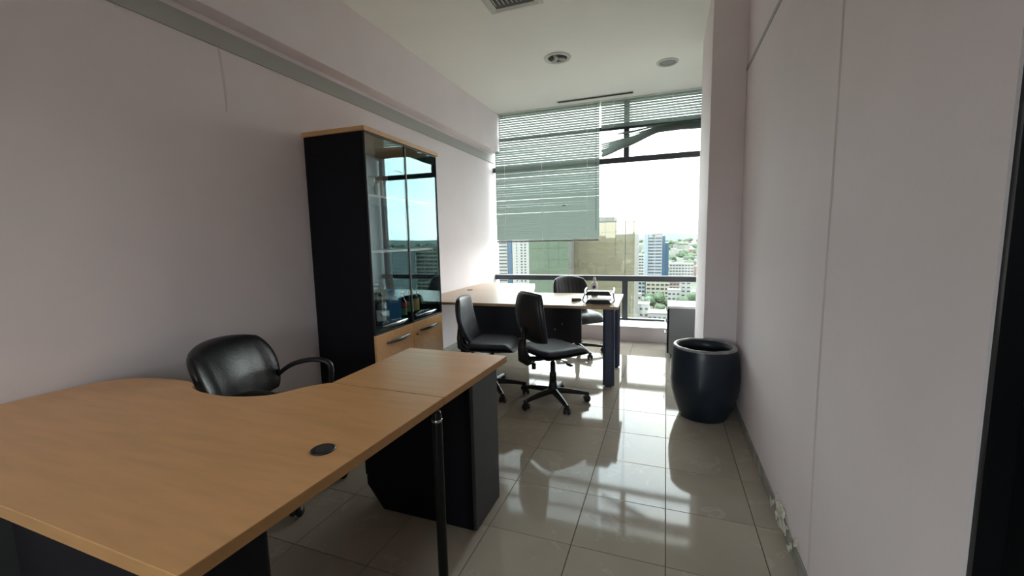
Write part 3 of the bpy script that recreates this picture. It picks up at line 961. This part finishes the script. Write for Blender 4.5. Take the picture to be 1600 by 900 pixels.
def exec_chair(label, loc_, rz, phase, zs=.47, ztop=.90, ribs=True, arms=True, hw=.245, recline=R(14)):
    t = thing('leather_chair', label, 'chair', loc_, rz, group='black leather chairs with armrests')
    star_base(t, zs-.07, phase=phase-rz, r=.32)
    def seat(u, v, s):
        k = 1-.09*(u*u*v*v)
        x, y = .25*u*k+.01, .25*v*k
        th = .05*edge_t(u, v, 5, .45)
        z = zs-.01+s*th-(.05*max(0, (u-.45)/.55)**2)
        if ribs and s > 0 and abs(v) < .75:
            z -= .004*abs(math.sin(v*14))
        return (x, y, z)
    MB().pad(seat, 16, 22).build('seat', LEATHER, t, weld=True)
    z0 = zs+.02
    zc, hh = (ztop+z0)/2, (ztop-z0)/2
    def back(u, v, s):
        wd = hw*(1-.10*max(0, v)**3+.02*v)
        k = 1-.10*(u*u*v*v)
        y, z = wd*u*k, hh*v*k-.018*u*u*max(0, v)
        th = .045*edge_t(u, v, 5, .45)
        x = -.20+s*th+.07*u*u-math.sin(recline)*(z+hh)+.02*math.cos(v*2)
        if ribs and s > 0 and abs(u) < .8:
            x -= .006*abs(math.sin(u*15))**.7*(1-max(0, v)**4)
        elif s > 0:
            x -= .010*math.exp(-((abs(u)-.62)/.05)**2)
        return (x, y, zc+z)
    MB().pad(back, 40 if ribs else 26, 18).build('backrest', LEATHER, t, weld=True)
    MB().box(-.14, .12, -.07, .07, zs-.10, zs-.058).build('mechanism', PLASTIC, t, .008)
    MB().tube([(-.10, 0, zs-.08), (-.22, 0, zs-.06), (-.262, 0, zs+.03), (-.285, 0, zs+.16)], [.02, .022, .022, .018], 10, 1, 2).build('back_bracket', PLASTIC, t)
    if arms:
        for sd in (-1, 1):
            y = sd*.275
            pa = catmull([(-.20, y*.93, zs+.03), (-.16, y, zs+.10), (-.06, y*1.02, zs+.175), (.06, y*1.03, zs+.205), (.15, y*1.03, zs+.195), (.185, y*1.02, zs+.15), (.17, y*1.0, zs+.04), (.13, y*.93, zs-.045), (.06, y*.75, zs-.065)], 5)
            MB().tube(pa, .0125, 10, 1, 1.5).build('armrest', PLASTIC, t)
    return t
exec_chair('black leather armchair on casters tucked behind the foreground desk', (-2.0, 1.635, 0), R(20), R(-32), .46, .87, False, True, .31, R(18))
exec_chair('black ribbed leather armchair on casters behind the far desk', (-.98, 4.90, 0), R(-52), R(20), .47, .915, True, False, .235, R(12))

# ------------------------------------------------------------------ planter pot and low cabinet
po = thing('planter_pot', 'large dark glazed barrel planter pot against the right wall', 'pot', (.292, 3.405, 0))
prof = [(.165, 0), (.172, .01), (.205, .10), (.234, .21), (.243, .30), (.240, .39), (.230, .48), (.222, .535), (.218, .548)]
MB().lathe(prof+[(.192, .545), (.196, .48), (.205, .36), (.200, .25), (.001, .245)], 48).build('pot_body', POTM, po)
mb = MB()
vs, fs = [], []
seg = 48
for k in range(seg):
    a = 2*PI*k/seg
    wob = .0015*math.sin(k*1.3)
    for r, z in ((.2235, .537), (.2225, .549+wob), (.212, .555+wob), (.200, .553+wob), (.191, .543)):
        vs.append((r*math.cos(a), r*math.sin(a), z))
for k in range(seg):
    k2 = (k+1) % seg
    for i in range(4):
        fs.append((k*5+i, k2*5+i, k2*5+i+1, k*5+i+1))
mb.add(vs, fs, True).build('rim', POTRIM, po)
MB().lathe([(.199, .25), (.19, .262), (.10, .27), (.001, .268)], 32).build('soil', mat('dark_soil', (.02, .015, .012), .95, bump=.5, bscale=60), po)

lc = thing('low_cabinet', 'grey steel drawer unit with a white top between pillar and window', 'cabinet', (.035, 4.93, 0))
bx('body', GREYMET, lc, .015, .42, .0, .42, .05, .575, .003)
bx('top_board', WHITEPL, lc, 0, .435, -.012, .432, .576, .602, .003)
for k, (z0, z1) in enumerate(((.06, .30), (.31, .43), (.44, .565))):
    dr = bx('drawer', CHAR, lc, -.004, .014, .006, .414, z0, z1, .002)
    MB().tube([(-.006, .12, z1-.035), (-.024, .16, z1-.035), (-.024, .26, z1-.035), (-.006, .30, z1-.035)], .006, 8).build('handle', CHROME, dr)
for x, y in ((.05, .04), (.38, .04), (.05, .38), (.38, .38)):
    c = MB().cyl((x, y, .03), (x, y, .05), .012, 10).build('caster', PLASTIC, lc)
    MB().cyl((x-.014, y, .0225), (x+.014, y, .0225), .0225, 14).build('wheel', PLASTIC, c)
#CITY
# ------------------------------------------------------------------ the city outside
ZC = -60.0
def bearing(u, v, dist):
    """world point seen towards (u, v) of the 1600x900 frame at depth y = dist: used once, to lay out the town plan"""
    d = fw*653.07+rt*(u-800)-up*(v-450)
    k = dist/d.y
    return d.x*k, CAM_H+d.z*k
def townmat():
    m = bpy.data.materials.new('town_ground')
    m.use_nodes = True
    n = m.node_tree
    b = n.nodes['Principled BSDF']
    b.inputs['Roughness'].default_value = .9
    b.inputs['Specular IOR Level'].default_value = .1
    t = n.nodes.new('ShaderNodeTexCoord')
    a = n.nodes.new('ShaderNodeTexVoronoi')
    a.inputs['Scale'].default_value = .035
    c = n.nodes.new('ShaderNodeTexNoise')
    c.inputs['Scale'].default_value = .006
    c.inputs['Detail'].default_value = 5
    r1 = n.nodes.new('ShaderNodeValToRGB')
    e = r1.color_ramp.elements
    e[0].position, e[0].color = 0, (0.036, 0.054, 0.028, 1)
    e[1].position, e[1].color = 1, (0.122, 0.126, 0.113, 1)
    e.new(.35).color = (0.048, 0.065, 0.041, 1)
    e.new(.55).color = (0.090, 0.094, 0.086, 1)
    e.new(.75).color = (0.139, 0.135, 0.122, 1)
    r1.color_ramp.interpolation = 'CONSTANT'
    r2 = n.nodes.new('ShaderNodeValToRGB')
    r2.color_ramp.elements[0].position, r2.color_ramp.elements[0].color = .42, (0.033, 0.051, 0.028, 1)
    r2.color_ramp.elements[1].position, r2.color_ramp.elements[1].color = .60, (0.122, 0.126, 0.113, 1)
    mx = n.nodes.new('ShaderNodeMix')
    mx.data_type = 'RGBA'
    mx.inputs['Factor'].default_value = .5
    n.links.new(t.outputs['Object'], a.inputs['Vector'])
    n.links.new(t.outputs['Object'], c.inputs['Vector'])
    n.links.new(a.outputs['Color'], r1.inputs['Fac'])
    n.links.new(c.outputs['Fac'], r2.inputs['Fac'])
    n.links.new(r1.outputs['Color'], mx.inputs['A'])
    n.links.new(r2.outputs['Color'], mx.inputs['B'])
    n.links.new(mx.outputs['Result'], b.inputs['Base Color'])
    return m
g = MB()
seg = 64
vs, fs = [(0, 0, 0)], []
for r in (400, 2000, 9000, 30000):
    for k in range(seg):
        vs.append((r*math.cos(2*PI*k/seg), r*math.sin(2*PI*k/seg), 0))
for k in range(seg):
    k2 = (k+1) % seg
    fs.append((0, 1+k, 1+k2))
    for q in range(3):
        fs.append((1+q*seg+k, 1+(q+1)*seg+k, 1+(q+1)*seg+k2, 1+q*seg+k2))
gr = struct(g.add(vs, fs).build('ground', townmat()), 'flat green and grey town ground spreading to the horizon', 'ground')
gr.location = (0, 0, ZC)
# low hills on the horizon
vs, fs = [], []
random.seed(5)
n = 180
for k in range(n):
    a = 2*PI*k/n
    h = 40+60*math.sin(a*7+1)**2*math.sin(a*3+.5)**2+35*math.sin(a*17)**2+20*math.sin(a*41)
    for r, z in ((6500, 0), (7600, max(5, h*.7)), (8600, max(12, h+25)), (10500, 0)):
        vs.append((r*math.cos(a), r*math.sin(a), z))
for k in range(n):
    k2 = (k+1) % n
    for i in range(3):
        fs.append((k*4+i, k*4+i+1, k2*4+i+1, k2*4+i))
hl = struct(MB().add(vs, fs, True).build('hills', mat('hazy_hill_green', (0.081, 0.103, 0.094), .95, var=.25, scale=.004, spec=.1)), 'low hazy hills along the horizon', 'hills')
hl.location = (0, 0, ZC-1)

CONC = mat('white_concrete', (0.171, 0.175, 0.167), .8, var=.06, scale=.3)
CREAM = mat('cream_render', (0.162, 0.155, 0.122), .8, var=.08, scale=.2)
PINK = mat('pink_render', (0.171, 0.126, 0.113), .8, var=.08, scale=.2)
DWIN = mat('far_window_glass', (0.020, 0.025, 0.028), .15)
BWIN = mat('blue_curtain_wall', (0.025, 0.054, 0.090), .12)
ROOFG = mat('flat_roof_grey', (0.122, 0.126, 0.117), .9, var=.2, scale=.2)
REDROOF = mat('red_tile_roof', (0.122, 0.061, 0.045), .9, var=.2, scale=.2)
LEAF = mat('leaf_green', (0.058, 0.084, 0.052), .9, var=.35, scale=.5, spec=.15)
BARK = mat('bark', (0.041, 0.033, 0.025), .9)
def mirrormat(name, col, rough):
    m = bpy.data.materials.new(name)
    m.use_nodes = True
    b = m.node_tree.nodes['Principled BSDF']
    b.inputs['Base Color'].default_value = (*col, 1)
    b.inputs['Metallic'].default_value = .33
    b.inputs['Roughness'].default_value = rough
    return m
GOLDM = mirrormat('bronze_mirror_glass', (.135, .122, .085), .02)
GREENM = mirrormat('green_mirror_glass', (.088, .112, .085), .02)

def mirror_block(name, label, u0, u1, vtop, dist, depth, m, nx, pz, yaw_, roofs):
    x0, zt = bearing(u0, vtop, dist)
    x1, _ = bearing(u1, vtop, dist)
    wd = x1-x0
    t = thing(name, label, 'building', ((x0+x1)/2, dist, ZC), yaw_)
    h = zt-ZC
    bx('core', mat('tower_core', (0.065, 0.061, 0.054), .7), t, -wd/2, wd/2, .4, depth, 0, h-.4)
    cw = wd/nx
    rows = int(h/pz)
    me = None
    for i in range(nx):
        for j in range(rows):
            z0 = h-(j+1)*pz
            if z0 < 22:
                continue
            if me is None:
                ob = MB().box(-cw/2+.03, cw/2-.03, -.1, .1, -pz/2+.03, pz/2-.03).build('glass_panel', m, t)
                me = ob.data
            else:
                ob = bpy.data.objects.new('glass_panel', me)
                COL.objects.link(ob)
                ob.parent = t
            ob.location = (-wd/2+(i+.5)*cw, .2, z0+pz/2)
            ob.rotation_euler = (random.uniform(-.004, .004), 0, random.uniform(-.006, .006))
    bx('base', MATS['tower_core'], t, -wd/2, wd/2, 0, .4, 0, 22)
    mb = MB()
    for i in range(1):
        mb.box(-wd/2, wd/2, 0, depth, h-.4, h+.2)
    mb.build('parapet', MATS['tower_core'], t)
    for (a, b, hh) in roofs:
        bx('roof_room', ROOFG, t, wd*(a-.5), wd*(b-.5), 4, depth-4, h+.2, h+hh)
    return t
mirror_block('mirrored_tower', 'bronze mirror glass office tower reflecting the town', 862, 992, 349, 205, 34, GOLDM, 9, 5.2, R(0), [(.33, .75, 2.3)])
mirror_block('mirrored_tower', 'lower green mirror glass block left of the bronze tower', 826, 888, 353, 186, 16, GREENM, 4, 5.2, R(3), [])

def slab(name, label, u0, u1, vtop, dist, depth, m, yaw_=0, zbase=ZC, cat='building', group=None):
    x0, zt = bearing(u0, vtop, dist)
    x1, _ = bearing(u1, vtop, dist)
    t = thing(name, label, cat, ((x0+x1)/2, dist, zbase), yaw_, group)
    wd, h = x1-x0, zt-zbase
    bx('wall', m, t, -wd/2, wd/2, 0, depth, 0, h)
    bx('roof', ROOFG, t, -wd/2-.2, wd/2+.2, -.2, depth+.2, h, h+.5)
    return t, wd, h
def grid_windows(t, wd, h, xs, z0, pitch, n, ww, wh, m=DWIN):
    me = None
    for x in xs:
        for k in range(n):
            z = h-z0-k*pitch
            if z < 1:
                break
            if me is None:
                ob = MB().box(-ww/2, ww/2, -.12, .05, -wh/2, wh/2).build('window', m, t)
                me = ob.data
            else:
                ob = bpy.data.objects.new('window', me)
                COL.objects.link(ob)
                ob.parent = t
            ob.location = (x, 0, z)
t, wd, h = slab('office_block', 'white office block with dark window bands at the left edge of the window', 764, 792, 361, 340, 16, CONC)
grid_windows(t, wd, h, [0], 2.0, 2.95, 20, wd*.94, 1.1)
t, wd, h = slab('apartment_block', 'white apartment block beside the banded office block', 800, 828, 370, 335, 16, CONC)
grid_windows(t, wd, h, [wd*.02, wd*.22], 2.2, 2.35, 20, 1.5, 1.0)
grid_windows(t, wd, h, [-wd*.25], 2.2, 2.35, 20, .9, .9)
bx('core', BWIN, t, -wd/2-4.0, -wd/2-.6, .5, 14, 0, h-1)
t, wd, h = slab('office_tower', 'white and blue office tower standing alone right of the bronze tower', 1009, 1035, 366, 380, 18, CONC)
grid_windows(t, wd, h, [-wd*.14, wd*.28], 3.6, 2.68, 14, wd*.38, 1.35, mat('far_blue_window', (0.033, 0.048, 0.074), .2))
bx('stair_core', mat('pale_blue_concrete', (0.135, 0.162, 0.184), .7), t, -wd/2-1.0, -wd/2+2.0, -1, 10, 0, h+2.2)
bx('side_wing', BWIN, t, wd/2, wd/2+2.4, 1, 16, 14, h-1.8)
bx('side_wing', BWIN, t, wd/2+2.4, wd/2+5.4, 4, 16, 14, h-7.5)
bx('podium', CONC, t, -wd/2-4, wd/2+6, -2, 20, 0, 24)
bx('emblem', BWIN, t, -.8, .8, -.15, .05, h-2.0, h-.8)
# lower houses seen under the transom
specs = [
    ('apartment_block', 'cream apartment block with square windows above the big tree', 1010, 1046, 434, 345, 14, CREAM, (5, 6, 3.1, 2.4, 1.4)),
    ('house', 'white flat roofed house right of the big tree', 1043, 1063, 454, 310, 10, CONC, (3, 3, 3.2, 1.6, 1.2)),
    ('apartment_block', 'white apartment block with grey windows beside the window reveal', 1064, 1080, 438, 360, 12, CONC, (2, 5, 3.2, 2.2, 1.1)),
    ('house', 'pink rendered house behind the white flat roofed house', 1046, 1062, 440, 400, 12, PINK, (3, 3, 3.2, 2.4, 1.2)),
    ('office_block', 'pale blue glass block left of the cream apartment block', 992, 1008, 438, 348, 12, mat('pale_blue_render', (0.122, 0.146, 0.155), .7), (3, 6, 3.2, 3, 1.6)),
    ('warehouse', 'wide white low building at the foot of the bronze tower', 990, 1014, 476, 270, 12, CONC, (3, 2, 4, 1.6, 1.4)),
    ('warehouse', 'white flat roofed building just above the window sill', 1012, 1042, 490, 250, 14, CONC, (4, 2, 4, 1.6, 1.4)),
    ('house', 'small cream house under the cream apartment block', 993, 1001, 460, 305, 8, CREAM, (2, 3, 3.2, 1.4, 1.1)),
    ('office_block', 'long white office slab behind the lone tower', 1046, 1084, 412, 620, 20, CONC, (8, 4, 4, 3.4, 1.6)),
    ('apartment_block', 'pale apartment slab between bronze tower and lone tower', 994, 1006, 398, 600, 20, CONC, (3, 7, 4, 3.4, 1.6)),
    ('apartment_block', 'cream apartment slab mirrored in the glass doors of the bookcase', 1500, 1590, 372, 300, 18, CREAM, (6, 14, 3.1, 3.0, 1.5)),
    ('office_block', 'blue glass slab mirrored in the glass doors of the bookcase', 1640, 1760, 374, 280, 18, MATS['pale_blue_render'], (7, 10, 3.2, 3.0, .5)),
]
for (nm, lb, u0, u1, v, dist, dep, m, (nx, ny, pz, ww, wh)) in specs:
    t, wd, h = slab(nm, lb, u0, u1, v, dist, dep, m)
    grid_windows(t, wd, h, [wd*((i+.5)/nx-.5) for i in range(nx)], 2.4, pz, ny, min(ww, wd/nx*.75), wh)
def tree(label, u, v, dist, r, seed):
    random.seed(seed)
    x, z = bearing(u, v, dist)
    t = thing('tree', label, 'tree', (x, dist, ZC), 0, 'trees between the houses')
    mb = MB()
    for k in range(9):
        cx, cy, cz = random.uniform(-.6, .6)*r, random.uniform(-.6, .6)*r, z-ZC-r*.6+random.uniform(-.4, .4)*r
        rr = r*random.uniform(.4, .62)
        bm = bmesh.new()
        bmesh.ops.create_icosphere(bm, subdivisions=2, radius=rr)
        vs = [(cx+p.co.x*random.uniform(.85, 1.12), cy+p.co.y*random.uniform(.85, 1.12), cz+p.co.z*random.uniform(.75, .98)) for p in bm.verts]
        fs = [tuple(q.index for q in f.verts) for f in bm.faces]
        mb.add(vs, fs)
        bm.free()
    mb.build('crown', LEAF, t)
    MB().cyl((0, 0, 0), (0, 0, z-ZC-r*.7), r*.08, 8).build('trunk', BARK, t)
for k, (lb, u, v, dist, r) in enumerate([
    ('largest leafy green tree between cream block and white rooftops', 1022, 460, 312, 7.0),
    ('leafy green tree left of the largest tree', 1009, 465, 331, 4.4),
    ('leafy green tree right of the largest tree', 1038, 464, 332, 4.6),
    ('low green tree in front of the largest tree', 1030, 477, 296, 4.4),
    ('green tree beside the white apartment block at the reveal', 1078, 460, 300, 5.5),
    ('small green tree under the transom near the reveal', 1066, 466, 284, 3.6)]):
    tree(lb, u, v, dist, r, 20+k)

# the rest of the town, too small and too many to count
def colored(name, colors):
    m = bpy.data.materials.new(name)
    m.use_nodes = True
    n = m.node_tree
    b = n.nodes['Principled BSDF']
    b.inputs['Roughness'].default_value = .85
    b.inputs['Specular IOR Level'].default_value = .15
    at = n.nodes.new('ShaderNodeAttribute')
    at.attribute_name = 'tone'
    rp_ = n.nodes.new('ShaderNodeValToRGB')
    rp_.color_ramp.interpolation = 'CONSTANT'
    els = rp_.color_ramp.elements
    els[0].position, els[0].color = 0, (*colors[0], 1)
    els[1].position, els[1].color = 1/len(colors), (*colors[1], 1)
    for i, c in enumerate(colors[2:]):
        els.new((i+2)/len(colors)).color = (*c, 1)
    n.links.new(at.outputs['Fac'], rp_.inputs['Fac'])
    n.links.new(rp_.outputs['Color'], b.inputs['Base Color'])
    return m
random.seed(11)
hb, tones = MB(), []
th, ttones = MB(), []
bm = bmesh.new()
bmesh.ops.create_icosphere(bm, subdivisions=1, radius=1)
icv = [tuple(p.co) for p in bm.verts]
icf = [tuple(q.index for q in f.verts) for f in bm.faces]
bm.free()
for k in range(9000):
    d_ = 330*math.exp(random.uniform(0, 2.9))
    a = random.uniform(-PI, PI)
    front = abs(a) < 1.0
    if front and d_ < 680:
        continue
    x, y = d_*math.sin(a), d_*math.cos(a)
    if random.random() < .45:
        s_ = random.uniform(7, 22)*(1+d_/2500)
        l_ = s_*random.uniform(.5, 1.6)
        hh = random.choice((5, 6, 8, 8, 10, 12, 14, 18, 26))*random.uniform(.8, 1.2)
        hb.box(-s_/2, s_/2, -l_/2, l_/2, 0, hh, Matrix.Translation((x, y, ZC)) @ Matrix.Rotation(random.uniform(0, 3), 4, 'Z'))
        tones += [random.random()]*5+[0]
        tones[-6:] = [tones[-6]]*6
    else:
        r_ = random.uniform(4, 9)*(1+d_/1800)
        th.add([(x+p[0]*r_*random.uniform(.8, 1.3), y+p[1]*r_*random.uniform(.8, 1.3), ZC+r_*.6+p[2]*r_*.75) for p in icv], icf)
def finish(mb, name, m, label, cat, tn):
    ob = mb.build(name, m)
    if tn:
        at = ob.data.attributes.new('tone', 'FLOAT', 'FACE')
        at.data.foreach_set('value', tn)
    tag(ob, label, cat, kind='stuff')
finish(hb, 'distant_houses', colored('distant_house_walls', [(0.171, 0.175, 0.162), (0.139, 0.144, 0.135), (0.162, 0.146, 0.122), (0.106, 0.070, 0.058), (0.113, 0.126, 0.135), (0.180, 0.180, 0.171)]), 'countless small pale houses and blocks across the distant town', 'houses', tones)
finish(th, 'distant_trees', LEAF, 'countless small green trees between the distant houses', 'trees', None)
